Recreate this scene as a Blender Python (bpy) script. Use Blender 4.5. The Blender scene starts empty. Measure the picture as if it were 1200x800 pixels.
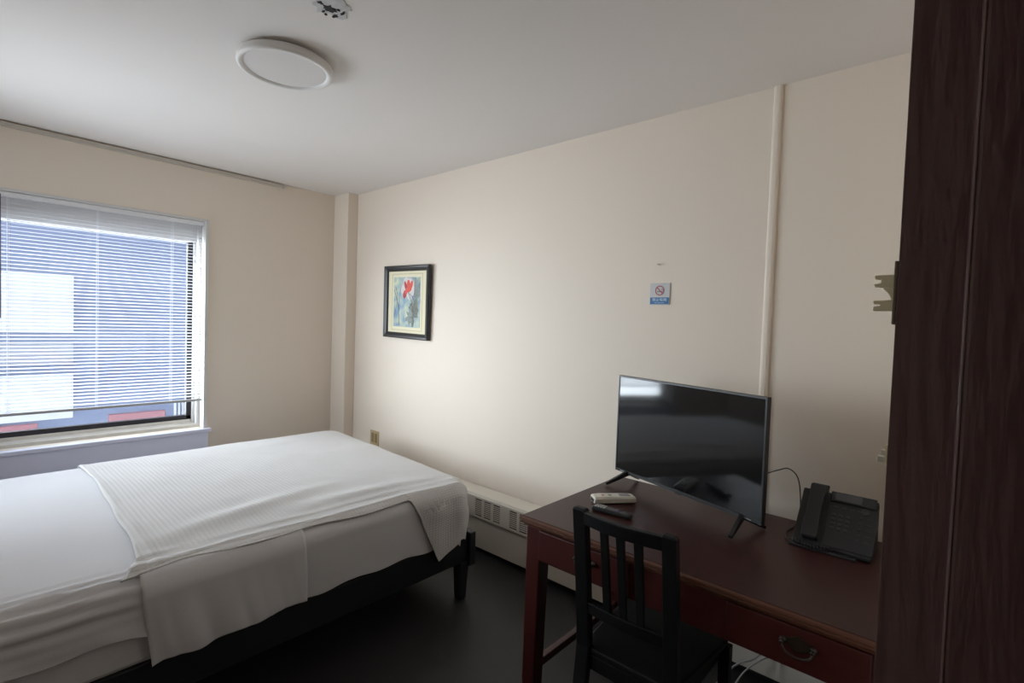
import bpy, bmesh, math, random
from mathutils import Vector, Matrix, noise
random.seed(7)
C = bpy.context.scene.collection
PI = math.pi

# ------------------------------------------------------------------ helpers
class MB:
    """collects geometry for ONE mesh object"""
    def __init__(s): s.v = []; s.f = []
    def add(s, vs, fs):
        o = len(s.v); s.v += [tuple(v) for v in vs]; s.f += [tuple(i + o for i in f) for f in fs]; return s
    def box(s, x0, x1, y0, y1, z0, z1, M=None):
        vs = [Vector((x, y, z)) for x in (x0, x1) for y in (y0, y1) for z in (z0, z1)]
        if M is not None: vs = [M @ v for v in vs]
        return s.add(vs, [(0,1,3,2),(4,6,7,5),(0,4,5,1),(2,3,7,6),(0,2,6,4),(1,5,7,3)])
    def loft(s, rings, cap=True, closed=True):
        n = len(rings[0]); vs = [p for r in rings for p in r]; fs = []
        for i in range(len(rings) - 1):
            for j in range(n if closed else n - 1):
                k = (j + 1) % n
                fs.append((i*n+j, i*n+k, (i+1)*n+k, (i+1)*n+j))
        if cap: fs += [tuple(reversed(range(n))), tuple((len(rings)-1)*n + j for j in range(n))]
        return s.add(vs, fs)
    def tube(s, pts, r, n=10, cap=True):
        pts = [Vector(p) for p in pts]; rings = []
        up = Vector((0, 0, 1)); prev = None
        for i, p in enumerate(pts):
            t = (pts[min(i+1, len(pts)-1)] - pts[max(i-1, 0)]).normalized()
            a = t.cross(up) if prev is None else prev - t * prev.dot(t)
            if a.length < 1e-4: a = t.cross(Vector((1, 0, 0)))
            a.normalize(); b = t.cross(a); prev = a
            rr = r[i] if isinstance(r, (list, tuple)) else r
            rings.append([p + (a*math.cos(2*PI*k/n) + b*math.sin(2*PI*k/n))*rr for k in range(n)])
        return s.loft(rings, cap)
    def prism(s, poly, d, M=None):
        """poly in local xy extruded 0..d along local z"""
        r0 = [Vector((x, y, 0)) for x, y in poly]; r1 = [Vector((x, y, d)) for x, y in poly]
        if M is not None: r0 = [M @ v for v in r0]; r1 = [M @ v for v in r1]
        return s.loft([r0, r1])
    def lathe(s, prof, n=48, M=None, cap=True):
        rings = [[Vector((r*math.cos(2*PI*k/n), r*math.sin(2*PI*k/n), z)) for k in range(n)] for r, z in prof]
        if M is not None: rings = [[M @ v for v in r] for r in rings]
        return s.loft(rings, cap)
    def grid(s, fn, nu, nv):
        vs = [fn(i/nu, j/nv) for i in range(nu+1) for j in range(nv+1)]; w = nv + 1
        return s.add(vs, [(i*w+j, (i+1)*w+j, (i+1)*w+j+1, i*w+j+1) for i in range(nu) for j in range(nv)])
    def build(s, name, m, parent=None, bevel=0, smooth=False, seg=2, origin=None, solid=0):
        me = bpy.data.meshes.new(name); me.from_pydata(s.v, [], s.f); me.validate()
        bm = bmesh.new(); bm.from_mesh(me); bmesh.ops.recalc_face_normals(bm, faces=bm.faces)
        if smooth:
            for f in bm.faces: f.smooth = True
        bm.to_mesh(me); bm.free()
        o = bpy.data.objects.new(name, me); C.objects.link(o); me.materials.append(m)
        if solid:
            md = o.modifiers.new('solidify', 'SOLIDIFY'); md.thickness = solid; md.offset = 1
        if bevel:
            md = o.modifiers.new('bevel', 'BEVEL'); md.width = bevel; md.segments = seg
            md.limit_method = 'ANGLE'; md.angle_limit = math.radians(35)
        if parent is not None:
            o.parent = parent; o.matrix_parent_inverse = Matrix.Translation(parent.location).inverted() if False else Matrix.Identity(4)
            if parent.type == 'EMPTY':
                me.transform(Matrix.Translation(-Vector(parent.location)))
        return o

def tag(o, label=None, cat=None, group=None, kind=None):
    if label: o['label'] = label
    if cat: o['category'] = cat
    if group: o['group'] = group
    if kind: o['kind'] = kind
    return o
def thing(name, loc, label, cat, group=None):
    o = bpy.data.objects.new(name, None); C.objects.link(o); o.location = loc
    o.empty_display_size = .1
    return tag(o, label, cat, group)
def struct(o, label=None): return tag(o, label, None, None, 'structure')

def rrect(w, h, r, n=5):
    """rounded rectangle outline, centred"""
    out = []
    for cx, cy, a0 in ((w/2-r, h/2-r, 0), (-w/2+r, h/2-r, PI/2), (-w/2+r, -h/2+r, PI), (w/2-r, -h/2+r, 1.5*PI)):
        for k in range(n+1):
            a = a0 + PI/2*k/n; out.append((cx + r*math.cos(a), cy + r*math.sin(a)))
    return out

# ------------------------------------------------------------------ materials
def mat(name, col, rough=.6, var=0, vscale=6, bump=0, bscale=60, metal=0, spec=.5, coat=0, stretch=None):
    m = bpy.data.materials.new(name); m.use_nodes = True
    nt = m.node_tree; N = nt.nodes; L = nt.links; b = N['Principled BSDF']
    b.inputs['Base Color'].default_value = (*col, 1); b.inputs['Roughness'].default_value = rough
    b.inputs['Metallic'].default_value = metal; b.inputs['Specular IOR Level'].default_value = spec
    b.inputs['Coat Weight'].default_value = coat; b.inputs['Coat Roughness'].default_value = .08
    tc = N.new('ShaderNodeTexCoord'); src = tc.outputs['Object']
    if stretch:
        mp = N.new('ShaderNodeMapping'); mp.inputs['Scale'].default_value = stretch
        L.new(src, mp.inputs['Vector']); src = mp.outputs['Vector']
    n = N.new('ShaderNodeTexNoise'); n.inputs['Scale'].default_value = vscale; n.inputs['Detail'].default_value = 4
    L.new(src, n.inputs['Vector'])
    mx = N.new('ShaderNodeMix'); mx.data_type = 'RGBA'
    v = max(var, .02)
    mx.inputs['A'].default_value = (*[c*(1-v) for c in col], 1); mx.inputs['B'].default_value = (*[min(1, c*(1+v)) for c in col], 1)
    L.new(n.outputs['Fac'], mx.inputs['Factor']); L.new(mx.outputs['Result'], b.inputs['Base Color'])
    if bump:
        n2 = N.new('ShaderNodeTexNoise'); n2.inputs['Scale'].default_value = bscale; n2.inputs['Detail'].default_value = 3
        L.new(src, n2.inputs['Vector'])
        bp = N.new('ShaderNodeBump'); bp.inputs['Strength'].default_value = bump; bp.inputs['Distance'].default_value = .004
        L.new(n2.outputs['Fac'], bp.inputs['Height']); L.new(bp.outputs['Normal'], b.inputs['Normal'])
    return m

M = {}
SKY = 25.5
M['wall'] = mat('wall_paint', (.80, .71, .61), .58, .02, 2, .12, 14, spec=.3)
M['ceiling'] = mat('ceiling_paint', (.80, .765, .735), .7, .02, 1.5, .05, 30)
M['floor'] = mat('black_floor', (.026, .026, .027), .5, .25, 5, .08, 40)
M['whitepaint'] = mat('white_gloss_paint', (.80, .79, .78), .3, .02, 5, .04, 30)
M['sillpaint'] = mat('pale_lavender_sill_paint', (.76, .77, .92), .35, .03, 4, .05, 20)
M['heater'] = mat('cream_enamel', (.78, .73, .64), .4, .03, 3)
M['blackhole'] = mat('dark_inside', (.02, .02, .02), .8)
M['winmetal'] = mat('dark_bronze_aluminium', (.035, .032, .036), .6, .1, 10, metal=0, spec=.2)
M['slat'] = mat('white_slat', (.86, .86, .87), .45)
M['bottomrail'] = mat('grey_blind_rail', (.42, .41, .40), .4)
M['sheet'] = mat('white_sheet', (.74, .74, .765), .85, .02, 4, .12, 260, spec=.2)
M['blackwood'] = mat('black_stained_wood', (.006, .006, .0065), .5, .2, 8, .1, 60, spec=.25)
M['bedblack'] = mat('black_bed_frame', (.014, .014, .018), .5, .1, 8)
M['desk'] = mat('mahogany_veneer', (.048, .016, .014), .36, .22, 3, .02, 40, stretch=(14, 1.2, 14), spec=.3)
M['deskside'] = mat('mahogany_stain', (.060, .009, .007), .4, .2, 3, .02, 40, stretch=(10, 1.5, 10))
M['deskedge'] = mat('paler_mahogany_edge', (.13, .05, .028), .32, .08, 5, stretch=(10, 1.5, 10))  # moulding coloured paler than the desk top
M['plastic'] = mat('black_plastic', (.016, .016, .017), .35)
M['phone'] = mat('charcoal_plastic', (.016, .0165, .018), .5, bump=.05, bscale=300)
M['phonekey'] = mat('grey_keys', (.040, .040, .042), .5)
M['lcd'] = mat('grey_lcd', (.09, .09, .095), .15)
M['bezel'] = mat('satin_dark_bezel', (.030, .031, .033), .35, metal=.2)
M['screen'] = mat('glossy_black_screen', (.006, .0065, .007), .07, spec=.5)
M['silver'] = mat('silver_print', (.5, .5, .5), .35, metal=.5)
M['remotewhite'] = mat('cream_plastic', (.72, .69, .60), .4)
M['remotegrey'] = mat('grey_rubber_keys', (.28, .27, .27), .5)
M['redkey'] = mat('red_key', (.5, .16, .13), .5)
M['purple'] = mat('purple_key', (.12, .07, .17), .4)
M['brass'] = mat('aged_brass', (.95, .86, .60), .4, .08, 60, metal=.1, bump=.1)
M['darkbrass'] = mat('tarnished_bronze', (.06, .045, .03), .4, .2, 60, metal=.7)
M['pewter'] = mat('antique_pewter', (.09, .08, .07), .3, .2, 80, metal=.9)
M['outlet'] = mat('tan_wall_plate', (.50, .39, .22), .4)
M['frameblack'] = mat('black_lacquer_frame', (.020, .020, .022), .35, .1, 20)
M['matboard'] = mat('cream_mat_board', (.78, .72, .52), .8)
M['matline'] = mat('mat_bevel_line', (.38, .34, .20), .8)
M['diffuser'] = mat('white_acrylic', (.74, .72, .71), .35)
M['fixture'] = mat('white_fixture_rim', (.76, .74, .72), .4)
M['plaster'] = mat('broken_plaster', (.62, .61, .62), .9, .25, 40, .8, 60)
M['cablewhite'] = mat('pale_grey_cable', (.42, .41, .40), .5)
M['cableblack'] = mat('black_cable', (.012, .012, .012), .45)
M['track'] = mat('tan_metal_track', (.56, .52, .46), .5)
M['rope'] = mat('white_cord', (.86, .86, .90), .7)
# door frame: thick, brushed, glossy dark brown paint
M['door'] = mat('dark_brown_gloss_paint', (.125, .068, .068), .20, .05, 5, .5, 40, spec=.6, stretch=(1.6, 1.6, .35))
M['dooredge'] = mat('worn_highlight_edge', (.16, .10, .09), .25, .3, 30)  # pale tone: wear on the casing edge, painted-in highlight on the stop bead

def glass():
    m = bpy.data.materials.new('window_glass'); m.use_nodes = True
    nt = m.node_tree; N = nt.nodes; L = nt.links; N.remove(N['Principled BSDF'])
    t = N.new('ShaderNodeBsdfTransparent'); g = N.new('ShaderNodeBsdfGlossy'); g.inputs['Roughness'].default_value = .02
    t.inputs['Color'].default_value = (.95, .97, .98, 1)
    mx = N.new('ShaderNodeMixShader'); mx.inputs['Fac'].default_value = .06
    L.new(t.outputs[0], mx.inputs[1]); L.new(g.outputs[0], mx.inputs[2]); L.new(mx.outputs[0], N['Material Output'].inputs['Surface'])
    return m
M['glass'] = glass()

def slatmat():
    m = mat('thin_white_slat', (.68, .68, .70), .45); nt = m.node_tree; N = nt.nodes; L = nt.links
    t = N.new('ShaderNodeBsdfTranslucent'); t.inputs['Color'].default_value = (.85, .85, .88, 1)
    mx = N.new('ShaderNodeMixShader'); mx.inputs['Fac'].default_value = .16
    L.new(N['Principled BSDF'].outputs[0], mx.inputs[1]); L.new(t.outputs[0], mx.inputs[2]); L.new(mx.outputs[0], N['Material Output'].inputs['Surface'])
    return m
M['slatthin'] = slatmat()

def waffle():
    m = mat('white_waffle_weave', (.70, .69, .685), .85, .03, 5, spec=.2)
    nt = m.node_tree; N = nt.nodes; L = nt.links; b = N['Principled BSDF']
    tc = N.new('ShaderNodeUVMap')
    sep = N.new('ShaderNodeSeparateXYZ'); L.new(tc.outputs['UV'], sep.inputs[0])
    def sn(out, k):
        mu = N.new('ShaderNodeMath'); mu.operation = 'MULTIPLY'; mu.inputs[1].default_value = k; L.new(out, mu.inputs[0])
        s = N.new('ShaderNodeMath'); s.operation = 'SINE'; L.new(mu.outputs[0], s.inputs[0]); return s.outputs[0]
    a = sn(sep.outputs['X'], 2*PI/.017); c = sn(sep.outputs['Y'], 2*PI/.012)
    ad = N.new('ShaderNodeMath'); ad.operation = 'MAXIMUM'; L.new(a, ad.inputs[0]); L.new(c, ad.inputs[1])
    bp = N.new('ShaderNodeBump'); bp.inputs['Strength'].default_value = .4; bp.inputs['Distance'].default_value = .0016
    L.new(ad.outputs[0], bp.inputs['Height']); L.new(bp.outputs['Normal'], b.inputs['Normal'])
    return m
M['waffle'] = waffle()

def painting():
    """loose watercolour ground: pale yellow-green left, blue wash, grey-green right"""
    m = mat('watercolour', (.5, .6, .6), .6, .1, 10)
    nt = m.node_tree; N = nt.nodes; L = nt.links; b = N['Principled BSDF']
    tc = N.new('ShaderNodeTexCoord')
    n = N.new('ShaderNodeTexNoise'); n.inputs['Scale'].default_value = 9; n.inputs['Detail'].default_value = 5; n.inputs['Distortion'].default_value = 1.2
    L.new(tc.outputs['Object'], n.inputs['Vector'])
    r = N.new('ShaderNodeValToRGB'); e = r.color_ramp.elements
    e[0].position = .30; e[0].color = (.14, .24, .42, 1); e[1].position = .70; e[1].color = (.62, .66, .48, 1)
    for p, c in ((.40, (.24, .36, .46)), (.48, (.36, .46, .48)), (.58, (.46, .54, .47))):
        x = e.new(p); x.color = (*c, 1)
    L.new(n.outputs['Fac'], r.inputs['Fac']); L.new(r.outputs['Color'], b.inputs['Base Color'])
    return m
M['art'] = painting()
M['petal'] = mat('red_petal_paint', (.72, .10, .07), .6, .25, 60)
M['petaldark'] = mat('dark_red_petal_paint', (.45, .06, .07), .6, .25, 60)
M['stem'] = mat('grey_green_brush_paint', (.16, .17, .13), .7, .3, 60)
M['leaf'] = mat('olive_wash_paint', (.20, .215, .18), .7, .6, 60)
M['wash2'] = mat('grey_blue_wash_paint', (.27, .31, .30), .7, .4, 50)
M['pinkwash'] = mat('pale_pink_wash', (.66, .62, .60), .7, .1, 40)

# ------------------------------------------------------------------ camera
f = 596.0
Rw = Matrix(((.6614, .0032, -.75), (-.7492, .0488, -.6605), (.0345, .9988, .0346)))
cam = bpy.data.cameras.new('camera'); co = bpy.data.objects.new('camera', cam); C.objects.link(co)
cam.sensor_width = 36; cam.lens = f/1200*36; cam.clip_start = .02
co.matrix_world = Matrix.Translation((0, 0, 1.45)) @ Rw.to_4x4()
bpy.context.scene.camera = co

# ------------------------------------------------------------------ room
W, D, H, XL, YN = 2.35, 4.06, 2.486, -.55, .045
T = .12
WX0, WX1, WZ0, WZ1 = .055, 1.29, .625, 2.112
struct(MB().box(XL-T, W+T, -1.6, D+.0, -.1, 0).build('floor', M['floor']))
struct(MB().box(XL-T, W+T, -1.6, D+.22, H, H+.12).build('ceiling', M['ceiling']))
struct(MB().box(W, W+T, -1.6, D+.22, -.1, H).build('wall_right', M['wall']))
LY0, LY1, LZ0, LZ1 = 3.12, 3.94, .92, 1.90
b = MB().box(XL-T, XL, -1.6, LY0, -.1, H).box(XL-T, XL, LY1, D+.22, -.1, H).box(XL-T, XL, LY0, LY1, -.1, LZ0).box(XL-T, XL, LY0, LY1, LZ1, H)
struct(b.build('wall_left', M['wall']))
w2 = struct(thing('added_window_2', (XL, 3.5, 1.5), None, None))  # unseen window added to bring daylight onto the right wall and column
b = MB().box(XL-.09, XL-.05, LY0, LY0+.04, LZ0, LZ1).box(XL-.09, XL-.05, LY1-.04, LY1, LZ0, LZ1).box(XL-.09, XL-.05, LY0, LY1, LZ0, LZ0+.04).box(XL-.09, XL-.05, LY0, LY1, LZ1-.04, LZ1).box(XL-.09, XL-.05, 3.50, 3.54, LZ0, LZ1)
b.build('sash', M['winmetal'], w2, bevel=.003)
MB().box(XL-.072, XL-.068, LY0+.04, LY1-.04, LZ0+.04, LZ1-.04).build('pane', M['glass'], w2)
MB().box(XL-.02, XL+.04, LY0-.03, LY1+.03, LZ0-.03, LZ0).build('sill', M['whitepaint'], w2, bevel=.004)
b = MB()
b.box(XL, WX0, D, D+.22, -.1, H).box(WX1, W, D, D+.22, -.1, H)
b.box(WX0, WX1, D, D+.22, -.1, WZ0-.0).box(WX0, WX1, D, D+.22, WZ1, H)
struct(b.build('wall_back', M['wall']))
b = MB()
b.box(XL, -.14, YN-.12, YN, 0, H).box(.86, W, YN-.12, YN, 0, H).box(-.14, .86, YN-.12, YN, 2.12, H)
struct(b.build('wall_front', M['wall']))
struct(MB().box(XL-T, W+T, -1.72, -1.6, -.1, H).build('wall_hallway', M['wall']))
struct(MB().box(2.258, W, 3.84, D, 0, H).build('trim_1', M['wall'], bevel=.004), 'square boxed-in column in the far corner')
# curtain track along the top of the window wall
b = MB().box(XL, 1.815, D-.014, D, 2.452, 2.476).box(XL, 1.815, D-.022, D-.014, 2.470, 2.476).box(1.815, 1.83, D-.024, D, 2.450, 2.478)
struct(b.build('trim_2', M['track'], bevel=.002), 'thin tan track under the ceiling over the window')
# surface raceway on the right wall
prof = [(.017, 0), (.017, .007), (.013, .012), (.006, .0145), (-.006, .0145), (-.013, .012), (-.017, .007), (-.017, 0)]
b = MB().loft([[Vector((W-d, .622+y, z)) for y, d in prof] for z in (.39, H)])
struct(b.build('trim_3', M['wall'], smooth=False, bevel=.001), 'painted wiring raceway running down the right wall')

# ------------------------------------------------------------------ window
wf = struct(thing('window_1', (0, 0, 0), None, None))
D2 = D+.20
b = MB()
# painted reveal lining (jambs, head) with stepped mouldings
b.box(WX1-.018, WX1+.004, D-.012, D2, WZ0, WZ1).box(WX0-.004, WX0+.018, D-.012, D2, WZ0, WZ1)
b.box(WX1-.040, WX1-.018, D+.07, D2, WZ0, WZ1).box(WX1-.056, WX1-.040, D+.11, D2, WZ0, WZ1)
b.box(WX0+.018, WX0+.045, D+.07, D2, WZ0, WZ1)
b.box(WX0, WX1, D-.004, D2, WZ1-.012, WZ1+.004)
b.box(WX0+.018, WX1-.018, D+.10, D2, 1.955, WZ1-.012)
b.build('window_lining', mat('off_white_paint', (.66, .65, .63), .45), wf, bevel=.003)  # one even off-white over the whole lining
b = MB()
y0, y1 = D+.125, D+.165
X0, X1, Z0, Z1 = WX0+.045, WX1-.056, .675, 1.955
b.box(X1-.032, X1, y0, y1, Z0, Z1).box(X0, X0+.045, y0, y1, Z0, Z1).box(X0, X1, y0, y1, Z1, Z1+.03).box(X0, X1, y0, y1, Z0, Z0+.032)
b.build('sash', M['winmetal'], wf, bevel=.003)
MB().box(X0+.045, X1-.032, y0+.018, y0+.022, Z0+.032, Z1).build('pane', M['glass'], wf)
b = MB()
# inner sloping sill behind the stool
b.loft([[Vector((x, D-.03, WZ0-.006)), Vector((x, D+.06, WZ0-.003)), Vector((x, D+.07, WZ0+.02)), Vector((x, D+.125, WZ0+.03)), Vector((x, D+.125, WZ0+.052)), Vector((x, D2, WZ0+.052)), Vector((x, D2, WZ0-.03)), Vector((x, D-.03, WZ0-.03))] for x in (WX0+.0, WX1-.0)])
b.build('inner_sill', mat('weathered_sill_paint', (.66, .62, .55), .4, .12, 14, .1, 20), wf, bevel=.002)
b = MB().box(WX0-.03, WX1+.028, D-.045, D+.01, WZ0-.026, WZ0).box(WX0-.01, WX1+.008, D-.035, D, WZ0-.22, WZ0-.026)
b.build('sill', M['sillpaint'], wf, bevel=.004)
struct(wf)

# venetian blind
bl = thing('venetian_blind', (.67, D+.03, 2.10), 'white mini venetian blind lowered almost to the sill', 'blind')
BX0, BX1 = .08, 1.268
yb = D+.035
MB().box(BX0, BX1, yb-.014, yb+.014, 2.072, 2.098).build('head_rail', M['slat'], bl, bevel=.002)
b = MB(); z = 2.058; t = math.radians(12); pitch = .0215; zs = []
while z > .845: zs.append(z); z -= pitch
for z in zs:
    jit = random.uniform(-.02, .02)
    for (a0, a1) in ((BX0, BX1),):
        rings = []
        for x in (a0, (a0+a1)/2, a1):
            r = []
            for k in range(5):
                u = -1 + k/2; c = .0022*(1-u*u)
                dy = u*.0125; dz = c + u*.0125*math.tan(t+jit) + random.uniform(-.0003, .0003)
                r.append(Vector((x, yb+dy, z+dz)))
            rings.append(r)
        b.loft(rings, cap=False, closed=False)
b.build('slats', M['slatthin'], bl, smooth=True)
MB().box(BX0, BX1, yb-.013, yb+.013, .818, .834).build('bottom_rail', M['bottomrail'], bl, bevel=.003)
for cx in (.272, .674, 1.078):
    b = MB()
    for dy in (-.0145, .0145): b.tube([(cx, yb+dy, 2.075), (cx, yb+dy, .835)], .0010, 6)
    b.tube([(cx+.006, yb-.0150, 2.075), (cx+.006, yb-.0150, .835)], .0009, 6)
    b.build('ladder_cord', M['rope'], bl)
b = MB().tube([(.242, yb-.028, 2.08), (.242, yb-.030, 2.02), (.243, yb-.030, 1.40), (.243, yb-.030, 1.385)], .0038, 8)
b.build('tilt_wand', mat('smoky_wand', (.16, .15, .18), .2), bl, smooth=True)

# ------------------------------------------------------------------ outside
fb = thing('apartment_building', (2, 9, -12), 'building across the street seen through the blind, shade painted blue, sunlit patch white', 'building')
blue = mat('shade_blue_render', (.27, .31, .43), .8, .08, 1.5)  # blue-grey colour stands for the wall lying in shade
b = MB().box(.10, 12, 9.0, 13, -12, 3.2); b.build('facade', blue, fb)
wh = mat('sun_patch_and_pipe_white', (.85, .83, .80), .5, .03, 2)  # white paints the sunlit patch onto the facade; the pipes share it
MB().box(.2, 1.23, 8.93, 9.02, 1.13, 1.88).build('painted_sun_patch', wh, fb, bevel=.01)
MB().box(.2, 1.23, 8.93, 9.02, -.02, .56).build('painted_sun_patch', wh, fb, bevel=.01)
MB().box(.2, 1.23, 8.95, 9.02, .70, .98).build('painted_sun_patch', mat('faint_sun_patch_white', (.45, .45, .5), .6), fb, bevel=.01)  # greyer white for the fainter band of the painted sunlit patch
pk = mat('pink_red_cladding', (.5, .2, .21), .7, .1, 4)
MB().box(1.62, 2.30, 8.95, 9.02, -.20, -.03).build('red_cladding', pk, fb, bevel=.01)
MB().box(.2, .88, 8.95, 9.02, -.30, -.06).build('red_cladding', pk, fb, bevel=.01)
b = MB()
for x in (2.42, 2.47, 2.52): b.box(x, x+.02, 8.95, 9.01, -.25, .06)
b.build('pipes', wh, fb)
MB().box(.1, 12, 8.96, 9.02, -.36, -.30).build('ledge', mat('grey_ledge', (.14, .13, .17), .7), fb)
struct(MB().box(-8, 12, D+.25, 9, -12.2, -12).build('ground', mat('pale_street', (.55, .54, .52), .9, .1, 2)))

# ------------------------------------------------------------------ radiator cabinet
ht = thing('baseboard_heater', (2.29, 2, 0), 'long cream baseboard heater cabinet with slotted grilles along the right wall', 'heater')
HX = 2.25; Y0, Y1 = .10, 3.83
# lower panel slightly recessed, upper slotted strip, sloping cap
MB().box(HX+.012, W-.002, Y0, Y1, .034, .222).build('lower_panel', M['heater'], ht, bevel=.002)
cap = [(HX, .357), (HX+.008, .372), (W-.002, .389), (W-.002, .360), (HX+.012, .352)]
MB().loft([[Vector((x, y, z)) for x, z in cap] for y in (Y0, Y1)]).build('cap', M['heater'], ht)
MB().box(HX+.03, W-.002, Y0, Y1, .222, .352).build('core', M['blackhole'], ht)
b = MB(); b.box(HX, HX+.004, Y0, Y1, .222, .238).box(HX, HX+.004, Y0, Y1, .345, .358).box(HX, HX+.03, Y0, Y1, .222, .226)
y = 2.245
cols = []
k = int((Y1-2.3)/.29)
yy = 2.245 + .29*5
segs = []
while yy > Y0+.3:
    for c in range(3): segs.append((yy-.078*c-.058, yy-.078*c))
    yy -= .29
prev = Y1
for (a, c) in segs:
    b.box(HX, HX+.004, c, prev, .238, .345)
    for s in range(8):
        z = .238 + .107*(s+1)/9
        b.box(HX+.0005, HX+.007, a, c, z-.0024, z+.0024)
    prev = a
b.box(HX, HX+.004, Y0, prev, .238, .345)
b.build('grille', M['heater'], ht)
MB().box(HX+.05, W-.002, Y0, Y1, 0, .034).build('toe_base', M['blackhole'], ht)

# ------------------------------------------------------------------ wall outlet, sign, picture, nail
o = thing('wall_outlet', (W, 3.51, .5), 'tan double wall outlet just above the far end of the bed', 'outlet')
MB().box(W-.006, W, 3.452, 3.570, .435, .550).build('cover_plate', M['outlet'], o, bevel=.002)
for y in (3.535, 3.487):
    MB().box(W-.009, W-.005, y-.016, y+.016, .455, .530).build('socket', mat('brown_socket', (.28, .20, .10), .4), o, bevel=.002)

sg = thing('no_smoking_sign', (W, 1.115, 1.62), 'small square white no smoking sign with a blue strip below', 'sign')
def wl(poly, x, d, name, m, par):   # polygon on the right wall: (u, z) with u growing towards the camera (to the right)
    pts = [Vector((x, yy, zz)) for yy, zz in poly]
    return MB().loft([pts, [p + Vector((-d, 0, 0)) for p in pts]]).build(name, m, par)
sc, zc = 1.1135, 1.6205
MB().box(W-.005, W, sc-.0515, sc+.0515, zc-.053, zc+.053).build('plate', mat('frosted_white_plate', (.60, .60, .60), .25), sg, bevel=.0015)
wl([(sc-.049, zc-.050), (sc+.049, zc-.050), (sc+.049, zc-.0165), (sc-.049, zc-.0165)], W-.005, .0006, 'blue_band', mat('sign_blue', (.045, .17, .38), .3), sg)
mred = mat('sign_red', (.42, .10, .13), .4); mg = mat('sign_grey', (.22, .18, .19), .5)
cz = zc+.017; R = .024
b = MB(); n = 40
ring = lambda r, xx: [Vector((xx, sc+r*math.cos(2*PI*k/n), cz+r*math.sin(2*PI*k/n))) for k in range(n)]
b.loft([ring(R, W-.005), ring(R, W-.0062), ring(R-.005, W-.0062), ring(R-.005, W-.005)], cap=False)
Mb = Matrix.Translation((0, sc, cz)) @ Matrix.Rotation(math.radians(45), 4, 'X')
b.box(W-.0062, W-.005, -R+.002, R-.002, -.0026, .0026, Mb)
b.build('prohibition_ring', mred, sg)
b = MB().box(W-.0057, W-.005, sc-.016, sc+.013, cz-.008, cz-.003).box(W-.0057, W-.005, sc-.013, sc-.010, cz, cz+.010).box(W-.0057, W-.005, sc-.018, sc-.016, cz-.001, cz+.008)
b.build('cigarette_symbol', mg, sg)
def text(s, size, par, name, m, loc, wid=None):
    cu = bpy.data.curves.new(name, 'FONT'); cu.body = s; cu.size = size; cu.align_x = 'CENTER'; cu.align_y = 'CENTER'; cu.extrude = .0002
    tmp = bpy.data.objects.new('tmp', cu); C.objects.link(tmp)
    bpy.context.view_layer.update()
    me = bpy.data.meshes.new_from_object(tmp.evaluated_get(bpy.context.evaluated_depsgraph_get())); bpy.data.objects.remove(tmp)
    if wid and len(me.vertices):
        w = max(v.co.x for v in me.vertices)-min(v.co.x for v in me.vertices); me.transform(Matrix.Scale(wid/max(w, 1e-6), 4, (1, 0, 0)))
    return me
for s, size, wd, zz, nm in (('禁止吸烟', .016, .074, zc-.0285, 'sign_characters'), ('NO SMOKING', .006, .050, zc-.0430, 'sign_words')):
    me = text(s, size, sg, nm, None, None, wd)
    me.transform(Matrix(((0, 0, -1, 0), (-1, 0, 0, 0), (0, 1, 0, 0), (0, 0, 0, 1))))
    me.transform(Matrix.Translation(Vector((W-.0058, sc, zz)) - Vector(sg.location)))
    o = bpy.data.objects.new(nm, me); C.objects.link(o); o.parent = sg; me.materials.clear(); me.materials.append(mat(nm, (.62, .74, .82), .4))
nl = tag(MB().lathe([(.0035, 0), (.0035, .004), (.0015, .005), (.0015, .014), (.004, .015), (.004, .017)], 10, Matrix.Translation((W, 1.125, 1.765)) @ Matrix.Rotation(-PI/2, 4, 'Y')).build('nail', mat('painted_nail', (.5, .46, .40), .4)), 'tiny painted nail in the wall above the no smoking sign', 'nail')

# picture: built facing -x in its own frame, then hung with a slight tilt
pc = thing('framed_picture', (W, 3.115, 1.585), 'black framed flower watercolour in a cream mat on the right wall', 'picture')
PW, PH = .545, .545
def ubox(b, u0, u1, v0, v1, d0, d1):   # u to the right as seen from the room, v up, d away from the wall
    return b.box(-d1, -d0, -u1, -u0, v0, v1)
def addp(b, name, m, **k):
    o = b.build(name, m, None, **k); o.parent = pc; return o
b = MB(); fw = .042
prof = [(0, .004), (0, .026), (.006, .031), (.020, .029), (.036, .022), (.042, .014), (.042, .004)]
rings = []
for inset, d in prof:
    w, h = PW/2-inset, PH/2-inset
    rings.append([Vector((-d, -sx*w, sy*h)) for sx, sy in ((-1,-1), (1,-1), (1,1), (-1,1))])
b.loft(rings, cap=False)
b.loft([rings[-1], rings[0]], cap=False)
addp(b, 'frame', M['frameblack'])
addp(ubox(MB(), -PW/2+.03, PW/2-.03, -PH/2+.03, PH/2-.03, .004, .010), 'mat_board', M['matboard'])
for a, c in ((.125, .186), ):
    b = MB()
    w, h = .178, .206
    for (q, r2) in ((.0, .0025),):
        ubox(b, -w-.006, w+.006, h+.003, h+.0055, .010, .0108); ubox(b, -w-.006, w+.006, -h-.0055, -h-.003, .010, .0108)
        ubox(b, -w-.006, -w-.0035, -h-.0055, h+.0055, .010, .0108); ubox(b, w+.0035, w+.006, -h-.0055, h+.0055, .010, .0108)
    addp(b, 'mat_line', M['matline'])
aw, ah = .160, .186
addp(ubox(MB(), -aw, aw, -ah, ah, .010, .0112), 'artwork', M['art'])
art = pc.children[-1]
def blob(pts, d, name, m):
    # pts: (u,v) in -1..1 of the artwork
    p = [Vector((-.0112-d, -u*aw, v*ah)) for u, v in pts]
    b = MB().loft([p, [q + Vector((.0004+d, 0, 0)) for q in p]])
    o = b.build(name, m, None); o.parent = art; return o
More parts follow.
